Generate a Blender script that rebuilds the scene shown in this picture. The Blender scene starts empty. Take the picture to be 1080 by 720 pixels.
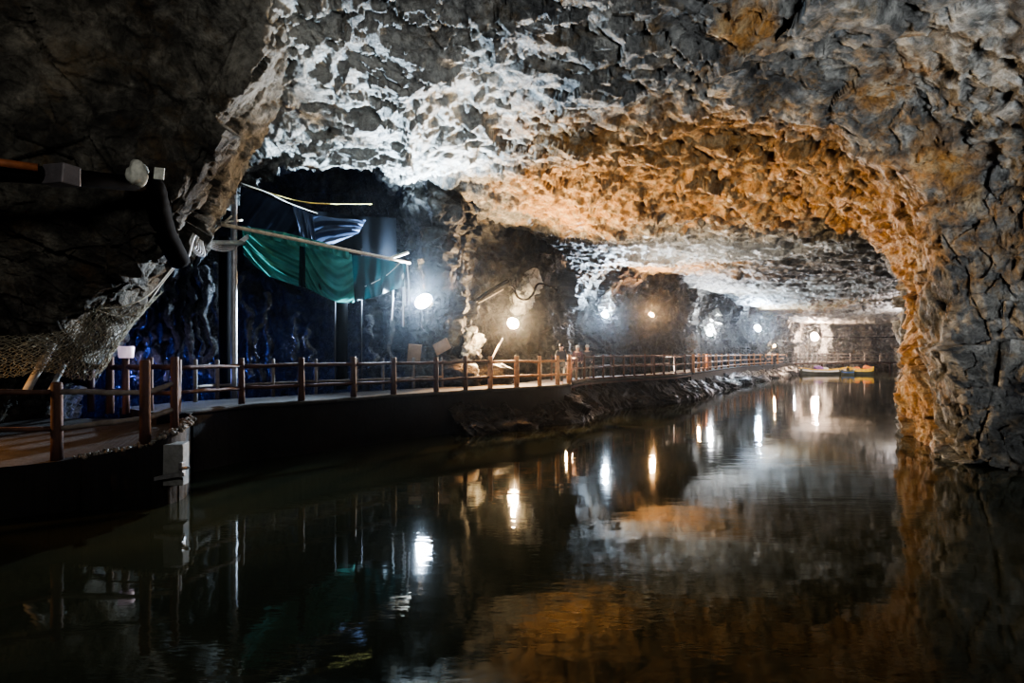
import bpy, math, random
import numpy as np
from mathutils import Vector, Matrix

random.seed(7)
F = 620.0          # focal length in px of the 1080 px wide frame
CZ = 2.67          # eye height above the water
HY = 372.0         # horizon row
COL = bpy.context.scene.collection

def at(px, py, d):
    return Vector(((px-540.0)/F*d, d, CZ+(HY-py)/F*d))
def gx(px, d):
    return (px-540.0)/F*d

# ------------------------------------------------------------------ noise
def _h(ix, iy, iz, s):
    n = (ix*374761393 + iy*668265263 + iz*2147483647*3 + s*1274126177) & 0xFFFFFFFF
    n = ((n ^ (n >> 13))*1274126177) & 0xFFFFFFFF
    n = ((n ^ (n >> 16))*2246822519) & 0xFFFFFFFF
    n = (n ^ (n >> 15)) & 0xFFFFFFFF
    return n.astype(np.float64)/4294967295.0
def vnoise(p, s=0):
    i = np.floor(p).astype(np.int64); f = p-i
    u = f*f*f*(f*(f*6-15)+10)
    r = np.zeros(len(p))
    for a in (0, 1):
        wa = u[:, 0] if a else 1-u[:, 0]
        for b in (0, 1):
            wb = u[:, 1] if b else 1-u[:, 1]
            for c in (0, 1):
                wc = u[:, 2] if c else 1-u[:, 2]
                r += wa*wb*wc*_h(i[:, 0]+a, i[:, 1]+b, i[:, 2]+c, s)
    return r*2-1
def fbm(p, octv=4, s=0, gain=.5, ridged=False):
    r = np.zeros(len(p)); a = 1.0; t = 0
    for o in range(octv):
        n = vnoise(p*(2.03**o)+o*17.3, s+o)
        if ridged: n = 1-2*np.abs(n)
        r += a*n; t += a; a *= gain
    return r/t
def facets(p, s=0):
    """broken-rock blocks: each cell is a tilted plane with its own offset"""
    i = np.floor(p).astype(np.int64)
    n = len(p); d1 = np.full(n, 1e9); d2 = np.full(n, 1e9)
    off = np.zeros(n); tilt = np.zeros(n)
    for a in (-1, 0, 1):
        for b in (-1, 0, 1):
            for c in (-1, 0, 1):
                x, y, z = i[:, 0]+a, i[:, 1]+b, i[:, 2]+c
                r1, r2, r3 = _h(x, y, z, s), _h(x, y, z, s+1), _h(x, y, z, s+2)
                dx, dy, dz = p[:, 0]-x-r1, p[:, 1]-y-r2, p[:, 2]-z-r3
                dd = dx*dx+dy*dy+dz*dz
                m = dd < d1
                d2 = np.where(m, d1, np.minimum(d2, dd))
                d1 = np.where(m, dd, d1)
                h4 = _h(x, y, z, s+3)
                t = dx*(2*_h(x, y, z, s+4)-1)+dy*(2*_h(x, y, z, s+5)-1)+dz*(2*_h(x, y, z, s+6)-1)
                off = np.where(m, h4-.5, off); tilt = np.where(m, t, tilt)
    crack = np.sqrt(d2)-np.sqrt(d1)
    return off, tilt, crack
def sst(x, a, b):
    t = np.clip((x-a)/(b-a), 0, 1); return t*t*(3-2*t)

# ------------------------------------------------------------------ materials
def newmat(name):
    m = bpy.data.materials.new(name); m.use_nodes = True
    nt = m.node_tree
    return m, nt, nt.nodes['Principled BSDF']
def N(nt, typ, **kw):
    n = nt.nodes.new(typ)
    for k, v in kw.items():
        if k.startswith('i_'):
            n.inputs[k[2:].replace('_', ' ')].default_value = v
        else: setattr(n, k, v)
    return n
def ramp(nt, pts):
    r = nt.nodes.new('ShaderNodeValToRGB'); e = r.color_ramp.elements
    while len(e) < len(pts): e.new(.5)
    for k, (p, c) in enumerate(pts):
        e[k].position = p; e[k].color = (c, c, c, 1) if isinstance(c, (int, float)) else (*c, 1)
    return r
def mixc(nt, fac, a, b, mode='MIX'):
    m = nt.nodes.new('ShaderNodeMix'); m.data_type = 'RGBA'; m.blend_type = mode
    for sock, v in ((m.inputs[0], fac), (m.inputs[6], a), (m.inputs[7], b)):
        if hasattr(v, 'is_output'): nt.links.new(v, sock)
        elif isinstance(v, (int, float)): sock.default_value = v
        else: sock.default_value = (*v, 1)
    return m.outputs[2]
def simple(name, col, rough=.8, var=.35, scale=6, metal=0, bump=.3, bscale=30, spec=.4, stretch=None):
    m, nt, b = newmat(name)
    tc = N(nt, 'ShaderNodeTexCoord')
    src = tc.outputs['Object']
    if stretch:
        mp = N(nt, 'ShaderNodeMapping'); mp.inputs['Scale'].default_value = stretch
        nt.links.new(src, mp.inputs[0]); src = mp.outputs[0]
    n = N(nt, 'ShaderNodeTexNoise', i_Scale=scale, i_Detail=6, i_Roughness=.65)
    nt.links.new(src, n.inputs['Vector'])
    r = ramp(nt, [(.3, tuple(c*(1-var) for c in col)), (.7, tuple(min(1, c*(1+var)) for c in col))])
    nt.links.new(n.outputs[0], r.inputs[0]); nt.links.new(r.outputs[0], b.inputs['Base Color'])
    n2 = N(nt, 'ShaderNodeTexNoise', i_Scale=bscale, i_Detail=5, i_Roughness=.6)
    nt.links.new(src, n2.inputs['Vector'])
    bp = N(nt, 'ShaderNodeBump', i_Strength=bump, i_Distance=.02)
    nt.links.new(n2.outputs[0], bp.inputs['Height']); nt.links.new(bp.outputs[0], b.inputs['Normal'])
    b.inputs['Roughness'].default_value = rough; b.inputs['Metallic'].default_value = metal
    b.inputs['Specular IOR Level'].default_value = spec
    return m
def emit(name, col, s):
    m, nt, b = newmat(name)
    b.inputs['Base Color'].default_value = (*col, 1)
    b.inputs['Emission Color'].default_value = (*col, 1); b.inputs['Emission Strength'].default_value = s
    return m

def rock_mat(name, dark=1.0, wet=.35, tint=(1, 1, 1), scale=1.0, bump=1.0):
    m, nt, b = newmat(name); L = nt.links.new
    tc = N(nt, 'ShaderNodeTexCoord'); P = tc.outputs['Object']
    at_ = N(nt, 'ShaderNodeVertexColor', layer_name='rk')
    sep = N(nt, 'ShaderNodeSeparateColor'); L(at_.outputs[0], sep.inputs[0])
    ochre, pale, cav = sep.outputs[0], sep.outputs[1], sep.outputs[2]
    wn = N(nt, 'ShaderNodeTexNoise', i_Scale=.8*scale, i_Detail=5); L(P, wn.inputs['Vector'])
    warp = N(nt, 'ShaderNodeMixRGB', blend_type='ADD'); warp.inputs[0].default_value = .8
    L(P, warp.inputs[1]); L(wn.outputs[1], warp.inputs[2]); W = warp.outputs[0]
    n1 = N(nt, 'ShaderNodeTexNoise', i_Scale=.55*scale, i_Detail=8, i_Roughness=.65); L(W, n1.inputs['Vector'])
    n2 = N(nt, 'ShaderNodeTexNoise', i_Scale=2.2*scale, i_Detail=9, i_Roughness=.72); L(W, n2.inputs['Vector'])
    n3 = N(nt, 'ShaderNodeTexNoise', i_Scale=9*scale, i_Detail=7, i_Roughness=.75); L(W, n3.inputs['Vector'])
    base = ramp(nt, [(.30, (.055, .055, .052)), (.43, (.14, .145, .14)), (.55, (.20, .205, .19)), (.68, (.33, .33, .30))])
    L(n1.outputs[0], base.inputs[0])
    det = ramp(nt, [(.28, .22), (.5, .75), (.72, 1.35)]); L(n2.outputs[0], det.inputs[0])
    c = mixc(nt, 1.0, base.outputs[0], det.outputs[0], 'MULTIPLY')
    # tan veins in the grey
    v1 = ramp(nt, [(.5, 0), (.62, 1)]); n4 = N(nt, 'ShaderNodeTexNoise', i_Scale=1.3*scale, i_Detail=6, i_Roughness=.7)
    mp = N(nt, 'ShaderNodeMapping'); mp.inputs['Location'].default_value = (13, 5, 2); L(W, mp.inputs[0]); L(mp.outputs[0], n4.inputs['Vector'])
    L(n4.outputs[0], v1.inputs[0])
    vm = N(nt, 'ShaderNodeMath', operation='MULTIPLY'); L(v1.outputs[0], vm.inputs[0]); vm.inputs[1].default_value = .4
    c = mixc(nt, vm.outputs[0], c, (.21, .15, .07))
    # ochre staining zones
    oc = ramp(nt, [(.3, (.08, .04, .016)), (.46, (.30, .16, .05)), (.56, (.30, .21, .11)), (.72, (.42, .33, .18))]); L(n2.outputs[0], oc.inputs[0])
    om = ramp(nt, [(.38, 0), (.55, 1)])
    oa = N(nt, 'ShaderNodeMath', operation='MULTIPLY_ADD'); L(ochre, oa.inputs[0]); oa.inputs[1].default_value = .55
    ob = N(nt, 'ShaderNodeMath', operation='MULTIPLY'); L(n4.outputs[0], ob.inputs[0]); ob.inputs[1].default_value = .62
    L(ob.outputs[0], oa.inputs[2]); L(oa.outputs[0], om.inputs[0])
    c = mixc(nt, om.outputs[0], c, oc.outputs[0])
    # pale crust
    pr = ramp(nt, [(.36, 0), (.56, 1)])
    pa = N(nt, 'ShaderNodeMath', operation='MULTIPLY_ADD'); L(pale, pa.inputs[0]); pa.inputs[1].default_value = .42
    pb = N(nt, 'ShaderNodeMath', operation='MULTIPLY'); L(n2.outputs[0], pb.inputs[0]); pb.inputs[1].default_value = .55
    L(pb.outputs[0], pa.inputs[2]); L(pa.outputs[0], pr.inputs[0])
    c = mixc(nt, pr.outputs[0], c, (.45, .46, .43))
    sp = ramp(nt, [(.33, .35), (.5, 1.0), (.66, 1.3)]); L(n3.outputs[0], sp.inputs[0])
    c = mixc(nt, .75, c, sp.outputs[0], 'MULTIPLY')
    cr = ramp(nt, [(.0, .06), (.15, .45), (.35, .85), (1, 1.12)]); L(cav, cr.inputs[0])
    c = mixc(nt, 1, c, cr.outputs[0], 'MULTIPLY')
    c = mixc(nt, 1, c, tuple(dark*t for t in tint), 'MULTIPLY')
    L(c, b.inputs['Base Color'])
    b.inputs['Roughness'].default_value = .95-wet
    b.inputs['Specular IOR Level'].default_value = .25+wet*.4
    # bump
    vo = N(nt, 'ShaderNodeTexVoronoi', i_Scale=3.0*scale); L(W, vo.inputs['Vector'])
    h1 = N(nt, 'ShaderNodeMath', operation='MULTIPLY_ADD'); L(n2.outputs[0], h1.inputs[0]); h1.inputs[1].default_value = .5
    h2 = N(nt, 'ShaderNodeMath', operation='MULTIPLY'); L(n3.outputs[0], h2.inputs[0]); h2.inputs[1].default_value = .28
    L(h2.outputs[0], h1.inputs[2])
    h3 = N(nt, 'ShaderNodeMath', operation='MULTIPLY_ADD'); L(vo.outputs[0], h3.inputs[0]); h3.inputs[1].default_value = .3
    L(h1.outputs[0], h3.inputs[2])
    n5 = N(nt, 'ShaderNodeTexNoise', i_Scale=26*scale, i_Detail=5, i_Roughness=.7); L(P, n5.inputs['Vector'])
    h4 = N(nt, 'ShaderNodeMath', operation='MULTIPLY_ADD'); L(n5.outputs[0], h4.inputs[0]); h4.inputs[1].default_value = .13; L(h3.outputs[0], h4.inputs[2])
    bp = N(nt, 'ShaderNodeBump', i_Strength=1.0*bump, i_Distance=.38/scale)
    L(h4.outputs[0], bp.inputs['Height']); L(bp.outputs[0], b.inputs['Normal'])
    return m

M = {}
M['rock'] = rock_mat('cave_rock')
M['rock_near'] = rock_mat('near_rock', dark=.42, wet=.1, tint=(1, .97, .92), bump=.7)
M['rock_mid'] = rock_mat('mid_rock', dark=.36, wet=.3)  # dimmed copy of the cave rock, bank wall shade put into its colour
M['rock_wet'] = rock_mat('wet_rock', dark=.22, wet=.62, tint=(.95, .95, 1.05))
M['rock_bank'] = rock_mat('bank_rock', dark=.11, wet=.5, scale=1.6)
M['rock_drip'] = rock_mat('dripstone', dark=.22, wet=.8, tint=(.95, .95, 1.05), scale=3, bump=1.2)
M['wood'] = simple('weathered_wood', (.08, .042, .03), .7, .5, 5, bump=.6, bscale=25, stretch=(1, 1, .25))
M['wood_lit'] = simple('wood_lamplit', (.36, .17, .075), .6, .45, 6, bump=.6, bscale=25)  # brighter copy of the wood with orange lamplight put into the colour
M['plank'] = simple('grey_plank', (.18, .16, .14), .8, .4, 4, bump=.5)
M['concrete'] = simple('concrete', (.045, .042, .038), .85, .35, 3, bump=.8, bscale=12)
M['conc_dark'] = simple('stained_concrete', (.018, .017, .016), .8, .4, 1.5, bump=.8, bscale=8)
M['conc_pale'] = simple('pale_concrete', (.22, .23, .23), .8, .3, 5, bump=.5, bscale=14)
M['gravel'] = simple('gravel', (.17, .16, .14), .55, .6, 14, bump=1, bscale=30)
M['black'] = simple('black_plastic', (.003, .003, .0035), .85, .3, 4, bump=.2, spec=.08)
M['dark_metal'] = simple('dark_metal', (.04, .04, .045), .5, .3, 8, metal=.6)
M['grey_metal'] = simple('grey_metal', (.3, .31, .33), .45, .25, 8, metal=.5)
M['brown_pipe'] = simple('brown_pipe', (.16, .06, .025), .6, .3, 5)
M['tape'] = simple('silver_tape', (.075, .072, .08), .5, .15, 6)
M['white_film'] = simple('white_film', (.30, .32, .30), .6, .2, 12, bump=.8)
M['white_cable'] = simple('white_cable', (.62, .64, .66), .5, .15, 10)
M['rope'] = simple('pale_rope', (.55, .55, .5), .8, .2, 30, bump=.6, bscale=80)
M['yellow_rope'] = simple('yellow_rope', (.55, .45, .14), .8, .2, 30)
M['bamboo'] = simple('bamboo', (.42, .38, .30), .6, .35, 8)
M['net'] = simple('fishing_net', (.17, .165, .125), .85, .25, 20)
M['tan'] = simple('tan_stone', (.20, .125, .075), .85, .2, 5)
M['skin'] = simple('skin', (.55, .36, .27), .6, .1, 10, bump=.05)
M['jacket'] = simple('dark_jacket', (.03, .035, .05), .85, .3, 8)
M['mauve'] = simple('mauve_coat', (.11, .07, .085), .85, .3, 8)
M['grey_coat'] = simple('grey_coat', (.07, .065, .065), .85, .3, 8)
M['trousers'] = simple('dark_trousers', (.03, .03, .035), .85, .3, 8)
M['hair'] = simple('dark_hair', (.015, .012, .01), .6, .3, 20)
M['cap'] = simple('pale_cap', (.45, .45, .42), .7, .2, 20)
M['yellow'] = simple('yellow_paint', (.62, .38, .04), .5, .25, 3)
M['white_paint'] = simple('white_paint', (.62, .6, .55), .5, .2, 3)
M['hull'] = simple('dark_hull', (.05, .06, .035), .5, .4, 3)
M['blue'] = simple('blue_paint', (.03, .09, .25), .5, .25, 3)
M['orange'] = simple('orange_cloth', (.62, .2, .05), .7, .35, 5)
M['purple'] = simple('purple_cloth', (.28, .12, .35), .7, .3, 5)

def cloth_mat(name, col, tr):
    m, nt, b = newmat(name); L = nt.links.new
    out = [n for n in nt.nodes if n.type == 'OUTPUT_MATERIAL'][0]
    tc = N(nt, 'ShaderNodeTexCoord')
    n = N(nt, 'ShaderNodeTexNoise', i_Scale=2.5, i_Detail=6); L(tc.outputs['Object'], n.inputs['Vector'])
    r = ramp(nt, [(.3, tuple(c*.75 for c in col)), (.7, tuple(c*1.2 for c in col))]); L(n.outputs[0], r.inputs[0])
    L(r.outputs[0], b.inputs['Base Color']); b.inputs['Roughness'].default_value = .8; b.inputs['Specular IOR Level'].default_value = .1
    t = N(nt, 'ShaderNodeBsdfTranslucent'); L(r.outputs[0], t.inputs[0])
    mx = N(nt, 'ShaderNodeMixShader'); mx.inputs[0].default_value = tr
    L(b.outputs[0], mx.inputs[1]); L(t.outputs[0], mx.inputs[2]); L(mx.outputs[0], out.inputs[0])
    return m
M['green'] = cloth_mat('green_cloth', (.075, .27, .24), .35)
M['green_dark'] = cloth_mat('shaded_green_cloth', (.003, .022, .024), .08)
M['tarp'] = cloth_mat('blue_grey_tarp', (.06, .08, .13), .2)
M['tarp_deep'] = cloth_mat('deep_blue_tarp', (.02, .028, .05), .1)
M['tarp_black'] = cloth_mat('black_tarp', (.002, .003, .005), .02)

# ------------------------------------------------------------------ object helpers
def tag(o, label=None, cat=None, group=None, kind=None):
    if label: o['label'] = label
    if cat: o['category'] = cat
    if group: o['group'] = group
    if kind: o['kind'] = kind
    return o
def empty(name, loc=(0, 0, 0)):
    o = bpy.data.objects.new(name, None); o.location = loc; COL.objects.link(o); o.empty_display_size = .2
    return o
class MB:
    def __init__(s): s.v = []; s.f = []; s.m = []
    def add(s, v, f, mi=0):
        k = len(s.v); s.v += [tuple(a) for a in v]; s.f += [tuple(i+k for i in q) for q in f]; s.m += [mi]*len(f)
    def box(s, c, size, rot=None, mi=0, jit=0):
        x, y, z = (a/2 for a in size)
        vs = [Vector((sx*x, sy*y, sz*z)) for sx in (-1, 1) for sy in (-1, 1) for sz in (-1, 1)]
        if jit: vs = [v+Vector([random.uniform(-jit, jit) for _ in range(3)]) for v in vs]
        if rot is not None: vs = [rot @ v for v in vs]
        c = Vector(c)
        s.add([v+c for v in vs], [(0, 1, 3, 2), (4, 6, 7, 5), (0, 4, 5, 1), (2, 3, 7, 6), (0, 2, 6, 4), (1, 5, 7, 3)], mi)
    def tube(s, pts, r, n=8, mi=0, cap=True, jit=0):
        pts = [Vector(p) for p in pts]; k = len(pts)
        rs = r if isinstance(r, (list, tuple)) else [r]*k
        vs = []; up = None
        for i, p in enumerate(pts):
            t = (pts[min(i+1, k-1)]-pts[max(i-1, 0)]).normalized()
            if up is None:
                up = t.orthogonal().normalized()
            else:
                up = (up-t*up.dot(t)); up = up.normalized() if up.length > 1e-6 else t.orthogonal().normalized()
            w = t.cross(up)
            for j in range(n):
                a = 2*math.pi*j/n; rr = rs[i]*(1+random.uniform(-jit, jit))
                vs.append(p+(up*math.cos(a)+w*math.sin(a))*rr)
        fs = [(i*n+j, i*n+(j+1) % n, (i+1)*n+(j+1) % n, (i+1)*n+j) for i in range(k-1) for j in range(n)]
        if cap: fs += [tuple(range(n))[::-1], tuple((k-1)*n+j for j in range(n))]
        s.add(vs, fs, mi)
    def build(s, name, mats, parent=None, smooth=True, loc=None, bevel=0):
        if parent is not None and loc is None: loc = parent.location
        loc = Vector(loc) if loc is not None else Vector((0, 0, 0))
        me = bpy.data.meshes.new(name)
        me.from_pydata([tuple(Vector(v)-loc) for v in s.v], [], s.f)
        if not isinstance(mats, (list, tuple)): mats = [mats]
        for m in mats: me.materials.append(m)
        for p, mi in zip(me.polygons, s.m): p.material_index = mi; p.use_smooth = smooth
        me.update()
        o = bpy.data.objects.new(name, me); COL.objects.link(o)
        if parent is not None: o.parent = parent
        else: o.location = loc
        if bevel:
            b = o.modifiers.new('b', 'BEVEL'); b.width = bevel; b.segments = 2; b.limit_method = 'ANGLE'
        if smooth:
            pass
        return o
def wobble(a, b, n, amp):
    a, b = Vector(a), Vector(b)
    return [a.lerp(b, i/(n-1))+(Vector([random.uniform(-amp, amp) for _ in range(3)]) if 0 < i < n-1 else Vector((0, 0, 0))) for i in range(n)]
def smoothpath(pts, n=8):
    pts = [Vector(p) for p in pts]; P = [pts[0]]+pts+[pts[-1]]; out = []
    for i in range(1, len(P)-2):
        for k in range(n):
            t = k/n
            out.append(.5*((2*P[i])+(P[i+1]-P[i-1])*t+(2*P[i-1]-5*P[i]+4*P[i+1]-P[i+2])*t*t+(3*P[i]-P[i-1]-3*P[i+1]+P[i+2])*t**3))
    out.append(pts[-1]); return out

# ------------------------------------------------------------------ rock patches
def catmull(A, n):
    """A: (k, ...) -> (n, ...) along axis 0"""
    k = A.shape[0]; u = np.linspace(0, k-1, n); i = np.minimum(u.astype(int), k-2); t = (u-i)
    t = t.reshape((-1,)+(1,)*(A.ndim-1))
    g = lambda j: A[np.clip(j, 0, k-1)]
    p0, p1, p2, p3 = g(i-1), g(i), g(i+1), g(i+2)
    return .5*(2*p1+(p2-p0)*t+(2*p0-5*p1+4*p2-p3)*t*t+(3*p1-p0-3*p2+p3)*t**3)
OCHRE = []; PALE = []; PAINTED_SHADE = []
def zone(P, Z):
    r = np.zeros(len(P))
    for c, rad, w in Z:
        c = np.array(c); rad = np.array(rad)
        q = (((P-c)/rad)**2).sum(1)
        r = np.maximum(r, w*np.exp(-q))
    return r
def patch(name, ctrl, nu, nv, mat, amp=1.0, flip=False, flute=0, seed=0, cell=(2.4, .85, .32), squash=(1, 1, 1.0), kind='structure', damp=None, warp=.35, big=1.0, fine=1.0, soft=1.0):
    A = np.array([[tuple(p) for p in row] for row in ctrl], dtype=float)
    G = catmull(A, nu); G = catmull(np.swapaxes(G, 0, 1), nv); G = np.swapaxes(G, 0, 1)   # (nu, nv, 3)
    du = np.gradient(G, axis=0); dv = np.gradient(G, axis=1)
    nr = np.cross(du, dv); nr /= (np.linalg.norm(nr, axis=2, keepdims=True)+1e-9)
    if flip: nr = -nr
    P = G.reshape(-1, 3); nr = nr.reshape(-1, 3)
    sq = np.array(squash)
    Q = P*sq
    w = np.stack([fbm(Q*.5+31, 3, 5), fbm(Q*.5+57, 3, 6), fbm(Q*.5+83, 3, 7)], 1)
    Qw = Q+w*warp
    disp = (fbm(Q*.22, 3, seed+11)*1.1+fbm(Qw*.6, 3, seed+12, ridged=True)*.25)*soft
    o1, t1, c1 = facets(Qw/cell[0], seed+20)
    o2, t2, c2 = facets((Qw+w*.25)/cell[1]+9, seed+40)
    o3, t3, c3 = facets((Qw+w*.1)/cell[2]+3, seed+60)
    disp += (o1*.8+t1*1.0)*big+o2*.34+t2*.42+(o3*.13+t3*.16)*fine
    disp += fbm(Qw*3.1, 4, seed+80, gain=.6, ridged=True)*.07*fine
    if flute:
        disp += flute*fbm(np.stack([P[:, 0]*1.3+w[:, 0]*1.2, P[:, 1]*1.3+w[:, 1]*1.2, P[:, 2]*.16], 1)*1.0, 4, seed+90, ridged=True, gain=.6)
    crackf = np.minimum(sst(c1, 0, .035)*.45+.55, sst(c2, 0, .04)*.35+.65)
    disp -= (1-sst(c1, 0, .04))*.08+(1-sst(c2, 0, .04))*.025
    if damp is not None: disp = disp*damp(P)
    P2 = P+nr*(disp*amp)[:, None]
    me = bpy.data.meshes.new(name)
    nvts = nu*nv
    me.vertices.add(nvts); me.vertices.foreach_set('co', P2.ravel())
    ii, jj = np.meshgrid(np.arange(nu-1), np.arange(nv-1), indexing='ij')
    a = (ii*nv+jj).ravel(); b = a+1; c = a+nv+1; d = a+nv
    q = np.stack([a, d, c, b] if flip else [a, b, c, d], 1)
    me.loops.add(q.size); me.loops.foreach_set('vertex_index', q.ravel())
    me.polygons.add(len(q)); me.polygons.foreach_set('loop_start', np.arange(0, q.size, 4)); me.polygons.foreach_set('loop_total', np.full(len(q), 4))
    me.polygons.foreach_set('use_smooth', np.ones(len(q), bool))
    me.update(calc_edges=True)
    ca = me.color_attributes.new('rk', 'FLOAT_COLOR', 'POINT')
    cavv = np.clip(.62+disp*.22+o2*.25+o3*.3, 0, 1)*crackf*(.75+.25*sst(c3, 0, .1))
    cavv = cavv*(1-zone(P, PAINTED_SHADE))  # wall shade multiplied into the cavity channel
    colr = np.stack([zone(P, OCHRE), zone(P, PALE), cavv, np.ones(nvts)], 1)
    ca.data.foreach_set('color', colr.ravel())
    me.materials.append(mat)
    o = bpy.data.objects.new(name, me); COL.objects.link(o)
    if kind: o['kind'] = kind
    return o

# staining zones (mineral colour of the rock itself)
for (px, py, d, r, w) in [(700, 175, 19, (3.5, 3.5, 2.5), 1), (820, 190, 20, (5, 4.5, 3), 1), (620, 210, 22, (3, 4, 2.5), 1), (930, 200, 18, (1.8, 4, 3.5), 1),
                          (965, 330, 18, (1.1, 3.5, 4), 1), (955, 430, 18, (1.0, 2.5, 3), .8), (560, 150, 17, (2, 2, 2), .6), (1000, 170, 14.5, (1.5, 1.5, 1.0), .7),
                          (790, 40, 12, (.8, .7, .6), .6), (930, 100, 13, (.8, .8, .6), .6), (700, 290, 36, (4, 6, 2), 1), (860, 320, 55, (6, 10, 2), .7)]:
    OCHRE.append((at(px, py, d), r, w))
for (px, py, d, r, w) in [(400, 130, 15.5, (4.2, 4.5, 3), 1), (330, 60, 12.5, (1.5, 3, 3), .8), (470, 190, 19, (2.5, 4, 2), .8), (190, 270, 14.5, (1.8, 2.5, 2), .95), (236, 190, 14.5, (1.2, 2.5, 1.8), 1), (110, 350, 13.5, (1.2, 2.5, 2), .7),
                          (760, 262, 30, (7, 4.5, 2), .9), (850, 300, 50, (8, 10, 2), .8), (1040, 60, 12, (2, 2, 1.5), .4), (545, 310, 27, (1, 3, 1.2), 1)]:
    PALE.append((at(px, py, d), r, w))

PAINTED_SHADE += [(at(640, 335, 40), (9, 11, 5.0), .97), (at(770, 340, 57), (12, 15, 5.5), .95), (at(590, 270, 31), (3, 6, 4), .92), (at(480, 345, 24), (3, 4, 2), .45), (at(1060, 475, 12), (3, 4, 2.0), .75)]  # shade of the unlit walls painted into the rock colour
# ---- ceiling: heightfield over the river, given as height at (column px, depth)
cpx = [-260, 60, 200, 235, 280, 330, 385, 415, 440, 500, 560, 600, 650, 720, 800, 880, 940, 1010, 1100, 1350]
rows_d = [2.5, 6, 9, 11, 13, 15, 17.2, 18.6, 21, 24, 27, 31, 35.5, 39, 48, 60, 75, 100]
baseZ = [9.6, 9.5, 9.5, 9.5, 9.2, 9.05, 8.9, 8.75, 8.5, 8.15, 8.0, 8.0, 7.85, 8.6, 8.3, 7.7, 7.4, 7.4]
def lipZ(px):
    xs = [200, 235, 250, 330, 385, 415, 440]; ys = [240, 205, 186, 178, 180, 186, 190]
    y = np.interp(px, xs, ys); return CZ+(HY-y)/F*18.6
ctrl = []
for i, d in enumerate(rows_d):
    row = []
    for px in cpx:
        z = baseZ[i]
        if px <= 445:
            lz = lipZ(px)
            if d > 19: z = 10.5 if d > 20 else 9.5
            elif d >= 18.6: z = lz
            elif d >= 17: z = lz+.12
            elif d >= 15: z = lz*.6+z*.4
            elif d >= 13: z = lz*.35+z*.65
            elif d >= 11: z = lz*.12+z*.88
        elif px < 600 and d >= 15: z += .35
        if px in (415, 440) and d > 19: z = 9.0
        if px >= 720 and d >= 39: z += (.1 if px < 800 else -.5)
        if px >= 1010: z += (.0 if d < 12 else -.3)
        row.append(Vector((gx(px, d), d, z)))
    ctrl.append(row)
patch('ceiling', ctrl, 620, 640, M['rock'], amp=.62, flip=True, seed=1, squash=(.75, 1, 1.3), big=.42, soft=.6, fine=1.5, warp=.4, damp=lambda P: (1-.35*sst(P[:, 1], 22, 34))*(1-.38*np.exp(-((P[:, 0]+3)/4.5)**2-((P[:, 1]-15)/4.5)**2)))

# ---- left mass in front of the recess
lm = [
 (-330, [(-900, 4), (-420, 4.8), (-150, 6.8), (60, 8.8), (190, 9.9), (300, 10.8), (355, 12), (420, 15)]),
 (-150, [(-900, 4.5), (-420, 5.6), (-120, 7.8), (80, 9.5), (200, 10.4), (310, 11), (350, 12.4), (400, 16)]),
 (0, [(-900, 5), (-400, 6.4), (-100, 8.6), (90, 10.2), (200, 10.8), (295, 11.2), (325, 12.8), (350, 17)]),
 (100, [(-900, 5.4), (-390, 7), (-100, 9.2), (80, 10.4), (180, 10.9), (252, 11.3), (285, 13.2), (300, 17)]),
 (180, [(-900, 5.6), (-380, 7.4), (-90, 9.5), (70, 10.6), (150, 11.0), (208, 11.4), (236, 13.4), (244, 17)]),
 (235, [(-900, 5.8), (-380, 7.6), (-90, 9.7), (60, 10.7), (125, 11.0), (180, 11.5), (210, 13.4), (214, 17)]),
 (275, [(-900, 5.9), (-380, 7.8), (-90, 9.9), (45, 10.9), (100, 11.2), (148, 11.7), (182, 13.5), (184, 17)]),
 (320, [(-900, 6), (-380, 8), (-90, 10.1), (30, 11.2), (65, 11.5), (100, 12), (146, 13.6), (148, 17)]),
 (370, [(-900, 6.2), (-380, 8.3), (-90, 10.4), (15, 11.6), (42, 11.9), (68, 12.4), (106, 13.7), (108, 17)]),
 (430, [(-900, 6.4), (-380, 8.6), (-90, 10.7), (-10, 12), (20, 12.4), (40, 12.9), (70, 13.8), (75, 17)]),
 (560, [(-900, 7), (-380, 9), (-100, 11), (-30, 12.2), (0, 12.8), (20, 13.4), (40, 14.2), (45, 17)]),
]
ctrl = [[at(px, py, d) for px, d in r] for py, r in lm]
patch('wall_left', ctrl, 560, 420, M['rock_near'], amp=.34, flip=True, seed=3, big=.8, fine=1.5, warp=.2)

# ---- recess back wall (wet, fluted)
def vwall(path, zs, lean=None):
    rows = []
    for k, z in enumerate(zs):
        off = lean[k] if lean else 0
        rows.append([Vector((gx(px, d), d-off, z)) for px, d in path])
    return rows
zs = [-1.2, 0.4, 2, 3.6, 5.2, 6.8, 8.4, 10, 11.5]
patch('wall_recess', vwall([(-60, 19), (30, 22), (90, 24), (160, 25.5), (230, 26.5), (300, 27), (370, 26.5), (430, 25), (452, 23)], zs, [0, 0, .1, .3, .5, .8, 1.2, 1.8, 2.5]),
      260, 420, M['rock_wet'], amp=.45, flute=1.0, seed=7)

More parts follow.
